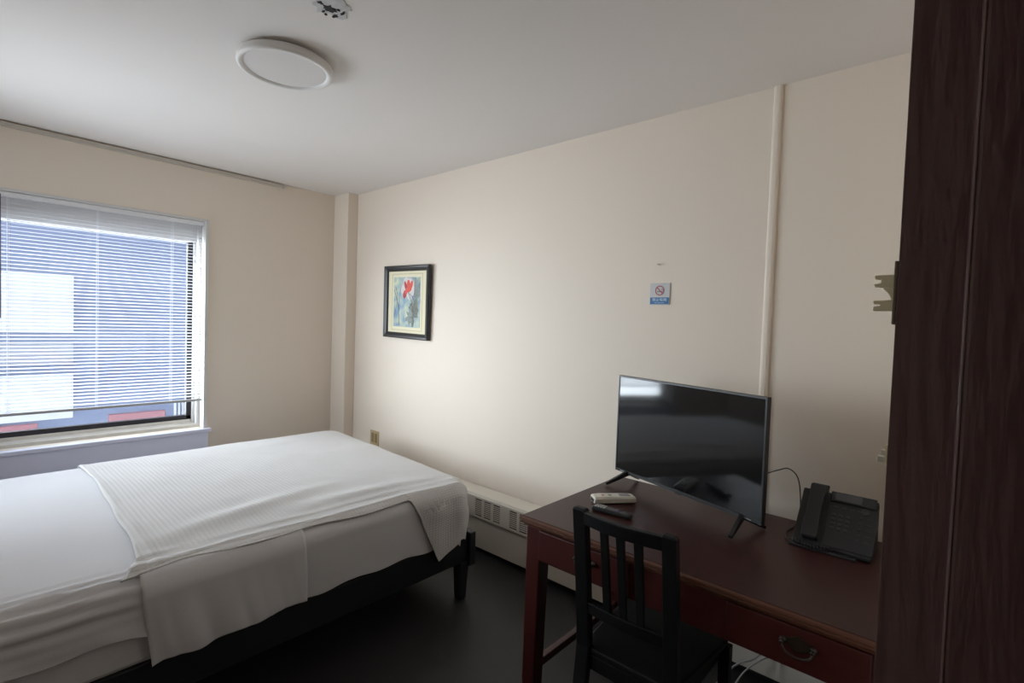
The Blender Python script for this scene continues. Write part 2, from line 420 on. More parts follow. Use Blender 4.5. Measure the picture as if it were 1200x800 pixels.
def ell(cu, cv, ru, rv, a=0, n=18, wob=.0):
    out = []
    for k in range(n):
        t = 2*PI*k/n; r = 1+wob*noise.noise((cu*9+math.cos(t)*2, cv*9+math.sin(t)*2, 3))
        x, y = ru*r*math.cos(t), rv*r*math.sin(t)
        out.append((cu + x*math.cos(a)-y*math.sin(a), cv + x*math.sin(a)+y*math.cos(a)))
    return out
blob(ell(.12, .55, .62, .40, 0, 24, .5), .0003, 'pale_wash', M['pinkwash'])
blob([(max(-.98, min(.98, u)), max(-.98, min(.98, v))) for u, v in ell(.52, -.42, .34, .40, .1, 34, 1.2)], .0004, 'leaf_mass', M['leaf'])
for i, (cu, cv, ru, rv, a, mm) in enumerate(((.12, .66, .13, .24, .05, 'petal'), (-.08, .64, .09, .22, .5, 'petaldark'), (.32, .66, .10, .22, -.45, 'petal'), (.12, .50, .24, .10, .1, 'petal'), (-.14, .32, .13, .18, -.5, 'petaldark'), (-.04, .42, .10, .12, -.4, 'petal'))):
    blob(ell(cu, cv, ru, rv, a), .0006+.0001*i, 'petal', M[mm])
def strk(pts, w, m):
    b = MB(); P = [Vector((-.0119, -u*aw, v*ah)) for u, v in pts]
    b.tube(P, w, 5); o = b.build('stem', m, None); o.parent = art
strk([(-.95, -.6), (-.75, -.1), (-.7, .3), (-.85, .6)], .0016, M['stem'])
strk([(-.55, -.95), (-.6, -.3), (-.8, .2), (-.98, .5)], .0018, M['stem'])
strk([(-.6, -.2), (-.55, .3), (-.4, .7)], .0013, M['stem'])
for u in (.55, .68, .80, .92): strk([(u, .2), (u+.02, .6), (u-.05, .97)], .0016, M['leaf'])
blob([(max(-.98, min(.98, u)), max(-.98, min(.98, v))) for u, v in ell(.20, -.60, .24, .30, .5, 30, 1.3)], .00045, 'leaf_mass', M['wash2'])
blob([(max(-.98, min(.98, u)), max(-.98, min(.98, v))) for u, v in ell(.70, .20, .22, .55, -.1, 30, 1.3)], .00035, 'leaf_mass', M['wash2'])
for k in range(14):
    a = -1.9+k*.33; strk([(.50, -.42), (.50+.20*math.cos(a), -.42+.22*math.sin(a)), (.50+.36*math.cos(a+.2), -.42+.42*math.sin(a+.2))], .0010, M['stem'] if k % 2 else M['wash2'])
strk([(.1, .42), (.3, .1), (.45, -.1)], .0022, M['leaf']); strk([(.2, .35), (.45, .2), (.7, -.1)], .002, M['leaf'])
pc.rotation_euler = (math.radians(1.0), math.radians(-1.0), 0)
pc.location.x = W-.008

# ------------------------------------------------------------------ ceiling light and hole
cl = thing('ceiling_light', (.945, 2.105, H), 'round flat white ceiling light, switched off', 'light')
Mt = Matrix.Translation(cl.location)
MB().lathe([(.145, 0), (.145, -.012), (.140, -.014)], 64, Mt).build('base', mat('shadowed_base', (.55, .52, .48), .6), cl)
MB().lathe([(.14, -.008), (.172, -.010), (.179, -.015), (.180, -.036), (.178, -.042), (.172, -.045), (.168, -.0455), (.159, -.0415), (.154, -.036), (.150, -.032)], 80, Mt, cap=False).build('rim', M['fixture'], cl, smooth=True)
MB().lathe([(.1545, -.028), (.1545, -.036), (.10, -.0365), (.02, -.0366)], 72, Mt).build('diffuser', M['diffuser'], cl)

jb = thing('junction_box', (.885, 1.63, H), 'broken open junction box in the ceiling near the top edge', 'junction box')
n = 44; hc = Vector((.880, 1.625, H))
def jag(r, z, sd, amp=.25, ex=1, c=(0, 0), fq=2.6):
    out = []
    for k in range(n):
        t = 2*PI*k/n; q = 1+amp*(noise.noise((math.cos(t)*fq+sd, math.sin(t)*fq, sd))+.6*noise.noise((math.cos(t)*fq*3, math.sin(t)*fq*3+sd, sd)))
        out.append(hc + Vector((c[0]+r*q*math.cos(t), c[1]+r*q*ex*math.sin(t), z)))
    return out
MB().loft([jag(.056, 0, 1., .45), jag(.055, -.003, 1., .45), jag(.040, -.005, 1., .45), jag(.020, -.004, 1., .3)]).build('plaster_edge', M['plaster'], jb)
MB().loft([jag(.019, -.0025, 4., .5, .85, (-.004, .010)), jag(.018, -.0062, 4., .5, .85, (-.004, .010))]).build('hole_shade', M['blackhole'], jb)  # black patch stands for the shade inside the hole, nothing is cut
for (cx, cy, r, ex) in ((-.040, .004, .008, .8), (.030, .034, .006, 2.2), (.018, -.006, .006, 1.), (-.010, .040, .005, 1.6), (.004, .052, .005, .7), (.038, .000, .005, 2.0)):
    MB().loft([jag(r, -.002, cx*90, .9, ex, (cx, cy)), jag(r*.9, -.0057, cx*90, .9, ex, (cx, cy))]).build('crack_shade', M['blackhole'], jb)  # small black patches for the shade in the cracks

# ------------------------------------------------------------------ bed
BN, BF, FX, HXB = 1.885, 3.50, 1.87, -.14     # near side, far side, foot (near corner), head
def shear(x, y): return x + .085*(y-BN)*max(0, x)/FX*.85
bd = thing('bed', (.9, 2.7, 0), 'low black bed frame carrying the white made-up mattress', 'bed')
def sbox(b, x0, x1, y0, y1, z0, z1):
    vs = [Vector((shear(x, y), y, z)) for x in (x0, x1) for y in (y0, y1) for z in (z0, z1)]
    return b.add(vs, [(0,1,3,2),(4,6,7,5),(0,4,5,1),(2,3,7,6),(0,2,6,4),(1,5,7,3)])
sbox(MB(), HXB, 1.84, BN+.0, BN+.03, .20, .335).build('side_rail', M['bedblack'], bd, bevel=.004)
sbox(MB(), HXB, 1.84, BF-.03, BF, .20, .335).build('side_rail', M['bedblack'], bd, bevel=.004)
sbox(MB(), 1.845, 1.885, BN-.02, BF+.01, .175, .352).build('foot_rail', M['bedblack'], bd, bevel=.004)
sbox(MB(), HXB, 1.845, BN+.03, BF-.03, .27, .325).build('slat_base', M['bedblack'], bd)
for lx, ly in ((1.80, BN-.005), (1.80, BF-.06), (-.10, BN+.005), (-.10, BF-.06), (.85, 2.70)):
    b = MB(); rr = []
    for z, s in ((0, .022), (.2, .03)):
        cx, cy = shear(lx+.022, ly+.03), ly+.03
        rr.append([Vector((cx+a*s, cy+c*s, z)) for a, c in ((-1,-1), (1,-1), (1,1), (-1,1))])
    b.loft(rr); b.build('leg', M['bedblack'], bd, bevel=.004)

ZT = .602; RP = .13; RE = .055
def crown(x, y):
    u = (x-HXB)/(FX-HXB)*2-1; v = (y-BN)/(BF-BN)*2-1
    return .022*max(0, 1-abs(v)**2.5)*max(0, 1-max(0, u)**4)
def drape(x, y, off, zmin=None):
    """flat cloth coords -> point on / hanging from the rounded mattress"""
    cx = min(max(x, HXB-1), FX-RP); cy = min(max(y, BN+RP), BF-RP)
    dx, dy = x-cx, y-cy; d = math.hypot(dx, dy)
    n = Vector((dx/d, dy/d, 0)) if d > 1e-6 else Vector((0, 0, 0))
    flat = RP-RE; r = RE+off
    if d <= flat: hp, z = d, ZT+off
    else:
        a = (d-flat)/r
        if a < PI/2: hp, z = flat+r*math.sin(a), ZT+off-r*(1-math.cos(a))
        else: hp, z = flat+r, ZT+off-r-(d-flat-r*PI/2)
    px, py = cx+n.x*hp, cy+n.y*hp
    px2, py2 = min(px, FX), min(max(py, BN), BF)
    z += crown(px2, py2)
    # the foot end sinks a little at the near corner
    return Vector((px, py, z)), n, d
def cloth(name, m, xf, yf, nu, nv, off, wr, label, cat, solid=.004, uv=True, parent=None):
    """xf(u,v), yf(u,v): flat coords"""
    me_uv = []
    def fn(u, v):
        x, y = xf(u, v), yf(u, v)
        p, n, d = drape(x, y, off)
        side = min(1, max(0, (d-RP+.02)/.06))
        w = wr(x, y, d)
        nz = Vector((n.x, n.y, 0))*side + Vector((0, 0, 1-side))
        p = p + nz*w
        p.x = shear(p.x, p.y)
        me_uv.append((x, y)); return p
    b = MB().grid(fn, nu, nv)
    o = b.build(name, m, parent, smooth=True, solid=solid)
    uvl = o.data.uv_layers.new(name='UVMap')
    for lp in o.data.loops: uvl.data[lp.index].uv = me_uv[lp.vertex_index]
    if label: tag(o, label, cat)
    return o
N3 = lambda x, y, z=0: noise.noise((x, y, z))

# mattress body (hidden core with a rounded rectangular plan)
b = MB(); rings = []
def plan(off):
    out = []
    for cx, cy, a0 in ((FX-RP, BF-RP, 0), (HXB+RP, BF-RP, PI/2), (HXB+RP, BN+RP, PI), (FX-RP, BN+RP, 1.5*PI)):
        for k in range(9):
            a = a0+PI/2*k/8; out.append((cx+(RP+off)*math.cos(a), cy+(RP+off)*math.sin(a)))
    return out
for off, z in ((-.05, .336), (-.012, .338), (-.006, .35), (-.006, .54), (-.02, .575), (-.06, .592)):
    rings.append([Vector((shear(x, y), y, z)) for x, y in plan(off)])
b.loft(rings).build('mattress', M['sheet'], None, smooth=False)
tag(bpy.data.objects['mattress'], 'thick white mattress lying on the black bed frame', 'mattress')

# fitted sheet: whole top, near side, foot side; loose hem
S1 = ZT-.0
def hem_near(x):      # hanging length beyond the near edge (flat coords)
    z = .435 if x < .40 else (.435-(x-.40)/.55*.09 if x < .95 else .340)
    z += .006*math.sin(x*23)+.010*N3(x*3, 1)
    if x > 1.45: z -= .02*(x-1.45)/.4
    return RP-RE+RE*PI/2+(ZT-RE-z)-RP
def wr_sheet(x, y, d):
    w = .0035*N3(x*3, y*3) 
    # long pull folds running along the near edge, head half of the bed
    if x < .5 and y < BN+.16 and y > BN-.12:
        g = math.exp(-((y-(BN+.02))/.075)**2)*min(1, max(0, (.42-x)/.3+.4))
        w += .012*g*math.sin((y-BN+.03*x)*150)
    if y < BN-.06:
        s = min(1, (BN-.06-y)/.12)
        w += (1 if x < .36 else max(.25, 1-(x-.36)/.06))*s*(.010*N3(x*6+y*3, y*9, 3)+.004*N3(x*18+y*9, y*20, 5)+.007*math.sin((y*1.2+x*.55)*36)*(1 if x < .8 else .35)) + .012*s*(1 if x < .8 else .3)
    return w
def sy(u, v):
    x = sx_(u); a = -hem_near(x)+BN; return a + (BF+.10-a)*v**1.5
def sx_(u): return -.10+(FX+.10+.10)*u
cloth('fitted_sheet', M['sheet'], lambda u, v: sx_(u), lambda u, v: sy(u, v), 130, 110, .004, wr_sheet,
      'smooth white fitted sheet stretched over the mattress, bare at the head end', 'sheet', solid=.002)

# flat top sheet hanging down between the head end and the middle of the near side
def fs_x(u, v):
    a, c = .425, .955
    return a+(c-a)*u + (.035*max(0, (1-v)-.3)*(1-u))
def fs_y(u, v):
    L = RP-RE+RE*PI/2+(ZT-RE-(.318+.020*u+.004*math.sin(u*17)))-RP
    return BN-L+(L+.05)*v
def wr_fs(x, y, d):
    s = min(1, max(0, (BN-.02-y)/.2))
    q = (x+.22*(y-BN))
    return .006+s*(.010+.011*(N3(q*13, y*.8, 2)+.5)+.005*N3(q*34, y*1.5, 4)+.003*N3(x*10, y*8, 9))
cloth('flat_sheet', M['sheet'], fs_x, fs_y, 50, 60, .0085, wr_fs,
      'thin white flat sheet hanging out below the waffle blanket on the near side', 'sheet', solid=.0015)

# waffle blanket
def bl_edge(x):       # hanging length past the near edge
    if x < 1.47: z = .597-.012*min(1, max(0, (x-.6)/.8))+.004*math.sin(x*14)
    elif x < 1.62: z = .585-(x-1.47)/.15*.325
    elif x < 1.75: z = .260+(x-1.62)/.13*.050
    else: z = .310+(x-1.75)/.2*.05
    if z > ZT-RE:
        a = math.acos(max(-1, min(1, 1-(ZT-z)/RE))); return RP-RE+RE*a-RP
    return RP-RE+RE*PI/2+(ZT-RE-z)-RP
def bx(u, v):
    # left edge runs slightly askew and is scalloped; the right part overhangs the foot by 22 cm
    y = v
    e = .425+.045*math.sin(v*2.2)-.05*max(0, .12-v)/.12+.012*N3(v*6, 2)
    e += .03*max(0, v-.6)
    u2 = u
    return e+(FX+.20-e)*u2
def by(u, v):
    x = bx(u, v); L = bl_edge(x); w = v
    return BN-L+(BF+.12-(BN-L))*w**1.35
def wr_b(x, y, d):
    u = (x-.43)
    w = .006*N3(x*2.2, y*2.6)+.003*N3(x*7+y*3, y*9)
    w += .007*math.exp(-(u/.018)**2)+.004*math.exp(-((u-.05)/.014)**2)       # rolled left hem, double edge
    # folds gathered along the near edge
    if y < BN+.22:
        g = math.exp(-((y-BN-.03)/.085)**2)
        w += g*.006*math.sin((y-BN)*95+x*2.2+N3(x*2, 0)*2)*(.5+.5*N3(x*1.3, 7)+.5)
    # broad diagonal rumple
    r = (y-BN-.30)-.18*(x-.8); w += .016*math.exp(-(r/.055)**2)*max(0, 1-abs(x-.85)/.5)
    r = (y-BN-.20)+.05*(x-1.2); w += .012*math.exp(-(r/.045)**2)*max(0, 1-abs(x-1.35)/.45)
    if y < BN-.05: w += .010+.012*N3(x*9, y*5)
    return max(w, -.001)
cloth('waffle_blanket', M['waffle'], bx, by, 170, 150, .013, wr_b,
      'white waffle-weave blanket spread over the foot two thirds of the bed, corner hanging', 'blanket', solid=.006)

# ------------------------------------------------------------------ desk
dk = thing('writing_desk', (1.75, .62, 0), 'dark mahogany desk with brass-pulled drawers against the right wall', 'desk')
DX0, DX1, DY0, DY1, DZ = 1.40, 2.105, .075, 1.168, .76
edge = [(0, -.010), (0, -.004), (.004, 0)]
# top slab with a stepped (ogee) moulding below
MB().box(DX0+.006, DX1, DY0+.006, DY1-.006, DZ-.014, DZ).build('desk_top', M['desk'], dk, bevel=.003, seg=3)
b = MB(); rings = []
for ins, z in ((.006, DZ-.002), (.001, DZ-.006), (0, DZ-.012), (.005, DZ-.016), (.004, DZ-.022), (.012, DZ-.030), (.014, DZ-.034)):
    rings.append([Vector((x, y, z)) for x, y in ((DX0+ins, DY0+ins), (DX1, DY0+ins), (DX1, DY1-ins), (DX0+ins, DY1-ins))])
b.loft(rings, cap=False); b.loft([rings[-1], [Vector((r.x+(.05 if r.x < 2 else 0), r.y+(.05 if r.y < .5 else -.05), r.z)) for r in rings[-1]]], cap=False)
b.build('edge_moulding', M['deskedge'], dk)
AX = DX0+.020
b = MB().box(AX+.002, AX+.02, DY0+.03, DY1-.03, .609, DZ-.033).box(DX1-.03, DX1-.012, DY0+.03, DY1-.03, .609, DZ-.033)
b.box(AX+.002, DX1-.012, DY1-.040, DY1-.022, .609, DZ-.033).box(AX+.002, DX1-.012, DY0+.022, DY0+.040, .609, DZ-.033)
b.build('apron', M['deskside'], dk, bevel=.002)
for (a, c, hy) in ((.115, .44, .265), (.735, 1.085, .89)):
    dr = MB().box(AX-.008, AX+.004, a, c, .617, .722).build('drawer', M['deskside'], dk, bevel=.003)
    # bat-wing plate with drop bail
    off = -Vector(dk.location)
    pts = []
    for k in range(40):
        t = 2*PI*k/40; r = 1+.16*math.cos(4*t)+.10*math.cos(2*t); pts.append((.043*r*math.cos(t)*.78, .020*r*math.sin(t)))
    bp = MB().loft([[Vector((AX-.008, hy+p, .680+q)) for p, q in pts], [Vector((AX-.0105, hy+p*.95, .680+q*.92)) for p, q in pts]]).build('pull_plate', M['darkbrass'], None, bevel=.0006)
    b = MB(); P = []
    for k in range(17):
        t = PI*k/16; P.append((AX-.020-.004*math.sin(t), hy+.034*math.cos(t), .678-.024*math.sin(t)**.8))
    b.tube(P, [.0022+.0016*math.sin(PI*k/16) for k in range(17)], 8)
    for s in (-1, 1):
        b.lathe([(.009, 0), (.009, .003), (.004, .005), (.0035, .012), (.006, .014), (.004, .017)], 12, Matrix.Translation((AX-.009, hy+s*.034, .680)) @ Matrix.Rotation(-PI/2, 4, 'Y'))
    bb = b.build('pull_handle', M['pewter'], None, smooth=True)
    for q in (bp, bb):
        q.data.transform(Matrix.Translation(off)); q.parent = dr
for lx in (AX, DX1-.075):
    for ly in (DY0+.015, DY1-.083):
        b = MB(); s = .062
        rr = [[Vector((lx+a*w, ly+(0 if ly < .5 else s-w)+c*w, z)) for a, c in ((0,0), (1,0), (1,1), (0,1))] for z, w in ((0, .052), (.58, .060), (DZ-.034, .062))]
        b.loft(rr); b.build('leg', M['deskside'], dk, bevel=.004)
for ly in (DY0+.035, DY1-.063):
    MB().box(AX+.05, DX1-.07, ly, ly+.026, .185, .215).build('stretcher', M['deskside'], dk, bevel=.003)

# ------------------------------------------------------------------ television
tv = thing('television', (1.926, .8055, .76), 'flat black television standing on two splayed feet on the desk', 'television')
P1, P2 = Vector((2.037, 1.145, 0)), Vector((1.815, .466, 0))
ax = (P2-P1).normalized(); nn = Vector((-.951, .311, 0)).normalized(); mid = (P1+P2)/2; hw = .357
nn = Vector((ax.y, -ax.x, 0)).normalized()
if nn.x > 0: nn = -nn
zb, zt = .8075, 1.2365
TM = Matrix(((ax.x, 0, nn.x, mid.x), (ax.y, 0, nn.y, mid.y), (0, 1, 0, 0), (0, 0, 0, 1)))   # local x right, y up, z towards viewer
def tbox(b, x0, x1, y0, y1, z0, z1): return b.box(x0, x1, y0, y1, z0, z1, TM)
b = MB(); rings = []
for ins, zz in ((0, -.020), (0, -.001), (.001, 0), (.007, 0), (.008, -.0025)):
    rings.append([TM @ Vector((sx*(hw-ins), (zb+ins*(1.6 if ins > .002 else 1)) if sy_ < 0 else zt-ins, zz)) for sx, sy_ in ((-1,-1), (1,-1), (1,1), (-1,1))])
b.loft(rings, cap=False)
b.loft([rings[0], [TM @ Vector((sx*(hw-.02), (zb+.02) if sy_ < 0 else zt-.02, -.028)) for sx, sy_ in ((-1,-1), (1,-1), (1,1), (-1,1))]])
b.build('bezel', M['bezel'], tv)
tbox(MB(), -hw+.006, hw-.006, zb+.012, zt-.006, -.015, -.0022).build('screen', M['screen'], tv)
b = MB().prism(rrect(.56, .26, .03), -.035, TM @ Matrix.Translation((0, (zb+zt)/2-.05, -.026)))
b.build('rear_housing', M['plastic'], tv, bevel=.006)
b = tbox(MB(), -.015, .015, zb-.004, zb+.001, -.014, -.002); b.build('infrared_receiver', M['plastic'], tv)
for s, w in ((-1, .026), (1, .032)):
    b = MB()
    x0 = s*(hw-.020)-s*w
    for k in range(6): tbox(b, x0-w/2+k*w/6, x0-w/2+k*w/6+w/6*.62, zb+.0035, zb+.0035+(.005 if k in (0, 3) else .0038), 0, .0006)
    b.build('badge', M['silver'], tv)
for s in (-1, 1):
    xf_ = s*(hw-.078)
    for e, sgn in ((.105, 1), (-.085, -1)):
        pa = TM @ Vector((xf_, zb+.006, -.012)); pb = TM @ Vector((xf_+s*.030, .7685, -.012+e))
        b = MB()
        dirv = (pb-pa).normalized(); sd = dirv.cross(Vector((0, 0, 1))).normalized(); upv = sd.cross(dirv)
        b.loft([[q+sd*a*w+upv*c*h for a, c in ((-1,-1), (1,-1), (1,1), (-1,1))] for q, w, h in ((pa, .008, .011), (pb, .007, .0055))])
        b.build('foot', M['plastic'], tv, bevel=.002)

# black cable from behind the television to the telephone
pts = [(1.93, .50, .95), (2.02, .47, .955), (2.09, .455, .95), (2.11, .43, .925), (2.10, .415, .88), (2.07, .405, .80), (2.03, .41, .767), (1.96, .42, .764), (1.90, .41, .764), (1.88, .395, .766), (1.885, .385, .768)]
def smooth_pts(p, n=8):
    p = [Vector(q) for q in p]; out = []
    for i in range(len(p)-1):
        a, b_, c, d = p[max(i-1, 0)], p[i], p[i+1], p[min(i+2, len(p)-1)]
        for k in range(n):
            t = k/n; out.append(.5*((2*b_)+(c-a)*t+(2*a-5*b_+4*c-d)*t*t+(3*b_-a-3*c+d)*t**3))
    return out+[p[-1]]
tag(MB().tube(smooth_pts(pts), .0022, 8).build('phone_cord', M['cableblack'], None, smooth=True), 'thin black cord looping from behind the television to the telephone', 'cord')

# ------------------------------------------------------------------ telephone
ph = thing('desk_telephone', (1.93, .275, .76), 'charcoal office telephone with handset, standing at the right end of the desk', 'telephone')
s45 = math.sqrt(.5)
PM = Matrix(((0, s45, -s45, 1.888), (-1, 0, 0, .275), (0, s45, s45, .777), (0, 0, 0, 1)))  # local x right(-y), y up the panel, z out of the panel
b = MB()
b.loft([[Vector((x, y, z)) for x, z in ((1.872, .761), (1.868, .772), (1.884, .790), (2.012, .915), (2.028, .905), (2.035, .761))] for y in (.170, .385)])
b.build('body', M['phone'], ph, bevel=.004)
MB().box(1.85, 2.04, .205, .392, .760, .768).build('stand', M['phone'], ph, bevel=.003)
b = MB().prism(rrect(.135, .188, .010), .010, PM @ Matrix.Translation((.040, .085, .004))); b.build('key_panel', M['phone'], ph, bevel=.002)
b = MB().box(-.026, .100, .150, .188, .000, .016, PM @ Matrix.Translation((0, .0, .004)) @ Matrix.Rotation(.0, 4, 'X')); dsp = b.build('display_housing', M['phone'], ph, bevel=.003)
b = MB().box(-.012, .062, .154, .182, .0222, .0232, PM); b.build('display', M['lcd'], ph)
b = MB()
for r in range(4):
    for c in range(3): b.box(-.014+.019*c, -.002+.019*c, .052+.016*r, .061+.016*r, .013, .016, PM)
b.build('number_keys', M['phonekey'], ph, bevel=.001)
b = MB()
for r in range(5):
    b.box(.060, .068, .030+.02*r, .036+.02*r, .013, .0155, PM); b.box(.080, .096, .030+.02*r, .034+.02*r, .013, .0155, PM)
for c in range(4): b.box(-.014+.022*c, .0+.022*c, .131, .137, .013, .0155, PM)
b.build('function_keys', M['phonekey'], ph)
b = MB(); b.lathe([(.012, .013), (.012, .016), (.007, .0165), (.006, .0150)], 20, PM @ Matrix.Translation((.074, .136, 0))); b.build('navigation_key', M['phonekey'], ph)
# handset: slim bar with thicker ear and mouth ends
b = MB(); rings = []
for yv, w, zlo, zhi in ((-.004, .018, .012, .030), (.000, .0225, .008, .036), (.030, .0235, .006, .042), (.055, .0215, .018, .043), (.100, .0205, .022, .044), (.145, .0215, .020, .043), (.163, .0235, .010, .043), (.190, .0235, .008, .040), (.197, .019, .012, .032)):
    rings.append([PM @ Vector((-.062+a*w, yv, zlo if c < 0 else zhi)) for a, c in ((-1,-1), (1,-1), (1,1), (-1,1))])
b.loft(rings).build('handset', M['phone'], ph, bevel=.005)
b = MB().box(-.088, -.036, -.006, .212, .0, .010, PM); b.build('cradle', M['phone'], ph, bevel=.003)
# coiled cord lying beside it
P = []
for k in range(150):
    t = k/149; P.append((1.868-.02*math.sin(t*PI)+.006*math.cos(t*75), .375-.11*t, .774+.006*math.sin(t*75)))
MB().tube(P, .0017, 6).build('coiled_cord', M['cableblack'], ph, smooth=True)

# ------------------------------------------------------------------ remotes
def remote(name, A, B, wid, hgt, m, label, par_fn, tilt=0):
    A, B = Vector(A), Vector(B); d = (B-A); L = d.length; d.normalize(); s = Vector((d.y, -d.x, 0)).normalized()
    Mx = Matrix(((d.x, s.x, 0, A.x), (d.y, s.y, 0, A.y), (d.z, s.z, 1, A.z), (0, 0, 0, 1)))
    t = thing(name, tuple(A), label, 'remote control')
    par_fn(t, Mx, L, wid, hgt); return t
def white_remote(t, Mx, L, w, h):
    rings = []
    for x, ww, hh in ((0, .86, .80), (.004, .95, .95), (.03, 1, 1), (L*.6, .97, .96), (L-.02, .95, .92), (L-.006, .85, .84), (L, .62, .6)):
        W2 = w/2*ww; Hh = h*hh
        rings.append([Mx @ Vector((x, W2*a, .002+Hh*c)) for a, c in ((-1,.15), (-.8, 0), (.8,0), (1,.15), (1,.75), (.72, 1), (-.72, 1), (-1,.75))])
    MB().loft(rings).build('body', M['remotewhite'], t, smooth=False, bevel=.0015)
    MB().box(-.0015, .001, -w*.30, w*.30, .005, h*.7, Mx).build('emitter_window', M['plastic'], t, bevel=.001)
    MB().box(L*.62, L*.86, -w*.20, w*.22, h*.97, h*1.03+.001, Mx).build('display', M['remotegrey'], t)
    MB().box(L*.36, L*.44, -w*.10, w*.12, h*.99, h*1.05+.001, Mx).build('button', M['remotegrey'], t, bevel=.001)
    tag(MB().box(L*.20, L*.27, -w*.10, w*.12, h*.99, h*1.05+.001, Mx).build('button', M['redkey'], t, bevel=.001), 'red button')
remote('remote_control', (1.705, 1.052, .762), (1.838, .940, .762), .062, .026, None, 'cream air conditioner remote control on the desk behind the chair', white_remote)
def black_remote(t, Mx, L, w, h):
    rings = []
    for x, ww, hh in ((0, .8, .7), (.006, .95, 1), (.05, 1, 1), (L*.7, .92, .95), (L-.008, .8, .8), (L, .6, .6)):
        W2 = w/2*ww; Hh = h*hh
        rings.append([Mx @ Vector((x, W2*a, .001+Hh*c)) for a, c in ((-1,.15), (-.8, 0), (.8,0), (1,.15), (1,.75), (.72, 1), (-.72, 1), (-1,.75))])
    MB().loft(rings).build('body', M['plastic'], t, bevel=.0015)
    b = MB()
    for r in range(4):
        for c in range(3): b.box(.012+.011*r, .019+.011*r, -.014+.011*c, -.007+.011*c, h*.98, h*1.08+.001, Mx)
    b.build('number_buttons', M['silver'], t)
    tag(MB().box(L*.58, L*.68, -.008, .008, h*.96, h*1.05+.001, Mx).build('button', M['purple'], t, bevel=.001), 'purple button')
remote('remote_control', (1.648, 1.012, .762), (1.660, .858, .762), .040, .016, None, 'slim black television remote control with a purple button beside the cream one', black_remote)

# ------------------------------------------------------------------ chair
ch = thing('dining_chair', (1.5, .70, 0), 'black wooden slat-back chair pushed under the desk', 'chair')
YLc, YRc = .842, .556
def post_x(z): return 1.300+.052*(1-min(1, max(0, (z-.45)/.45))**1.2) if z > .45 else 1.352-.05*(1-z/.45)
for yc, w in ((YLc, .0225), (YRc, .0205)):
    rr = []
    for z in (0, .15, .30, .45, .55, .65, .75, .85, .893, .900):
        s = 1 if z < .895 else .8
        x = post_x(z); rr.append([Vector((x+a*.014*s, yc+c*w*s, z)) for a, c in ((-1,-1), (1,-1), (1,1), (-1,1))])
    MB().loft(rr).build('leg', M['blackwood'], ch, bevel=.003)
def rail(z0, z1, bow, th, name):
    rings = []
    for k in range(13):
        t = k/12; y = YRc+(YLc-YRc)*t; bx_ = -bow*math.sin(PI*t)
        rings.append([Vector((post_x(z)+bx_+dx_, y, z+.006*math.sin(PI*t)*(1 if z == z1 else 0)*0)) for dx_, z in ((-th, z0), (th, z0), (th, z1), (-th, z1))])
    MB().loft(rings).build(name, M['blackwood'], ch, bevel=.003)
rail(.852, .893, .020, .010, 'top_rail')
rail(.565, .603, .012, .009, 'lower_rail')
for y in (.752, .697, .643):
    rr = []
    for k in range(7):
        z = .60+.26*k/6; t = (y-YRc)/(YLc-YRc); x = post_x(z)-(.012+.008*k/6)*math.sin(PI*t)
        rr.append([Vector((x+a*.006, y+c*.0125, z)) for a, c in ((-1,-1), (1,-1), (1,1), (-1,1))])
    MB().loft(rr).build('back_slat', M['blackwood'], ch, bevel=.002)
seat = [(1.345, .548), (1.345, .850), (1.52, .868), (1.695, .885), (1.725, .865), (1.732, .70), (1.725, .535), (1.695, .515), (1.52, .53)]
MB().prism(seat, .020, Matrix.Translation((0, 0, .432))).build('seat', M['blackwood'], ch, bevel=.006, seg=3)
for yc in (.525, .868):
    MB().loft([[Vector((x+a*s, yc+c*s, z)) for a, c in ((-1,-1), (1,-1), (1,1), (-1,1))] for x, s, z in ((1.715, .014, 0), (1.700, .018, .432))]).build('leg', M['blackwood'], ch, bevel=.003)
    MB().box(1.36, 1.69, yc+(.012 if yc < .7 else -.03), yc+(.030 if yc < .7 else -.012), .385, .432).build('seat_rail', M['blackwood'], ch, bevel=.002)
    MB().box(1.345, 1.70, yc+(.012 if yc < .7 else -.03), yc+(.030 if yc < .7 else -.012), .17, .20).build('stretcher', M['blackwood'], ch, bevel=.002)
MB().box(1.685, 1.703, .53, .865, .375, .432).build('seat_rail', M['blackwood'], ch, bevel=.002)
MB().box(1.345, 1.360, .56, .84, .385, .432).build('seat_rail', M['blackwood'], ch, bevel=.002)
MB().box(1.50, 1.52, .54, .852, .172, .198).build('stretcher', M['blackwood'], ch, bevel=.002)

# pale cables under the desk
tag(MB().tube(smooth_pts([(1.83, .60, .004), (1.93, .66, .004), (2.02, .68, .01), (2.12, .655, .05), (2.17, .62, .09), (2.20, .57, .12), (2.24, .54, .15)]), .004, 8).build('power_cable', M['cablewhite'], None, smooth=True), 'pale grey cable curving up from the floor under the desk, outer one', 'cable')
tag(MB().tube(smooth_pts([(1.84, .55, .004), (1.93, .60, .004), (2.04, .615, .01), (2.12, .60, .06), (2.16, .575, .10), (2.20, .54, .13), (2.24, .50, .15)]), .0035, 8).build('power_cable', M['cablewhite'], None, smooth=True), 'pale grey cable curving up from the floor under the desk, inner one', 'cable')

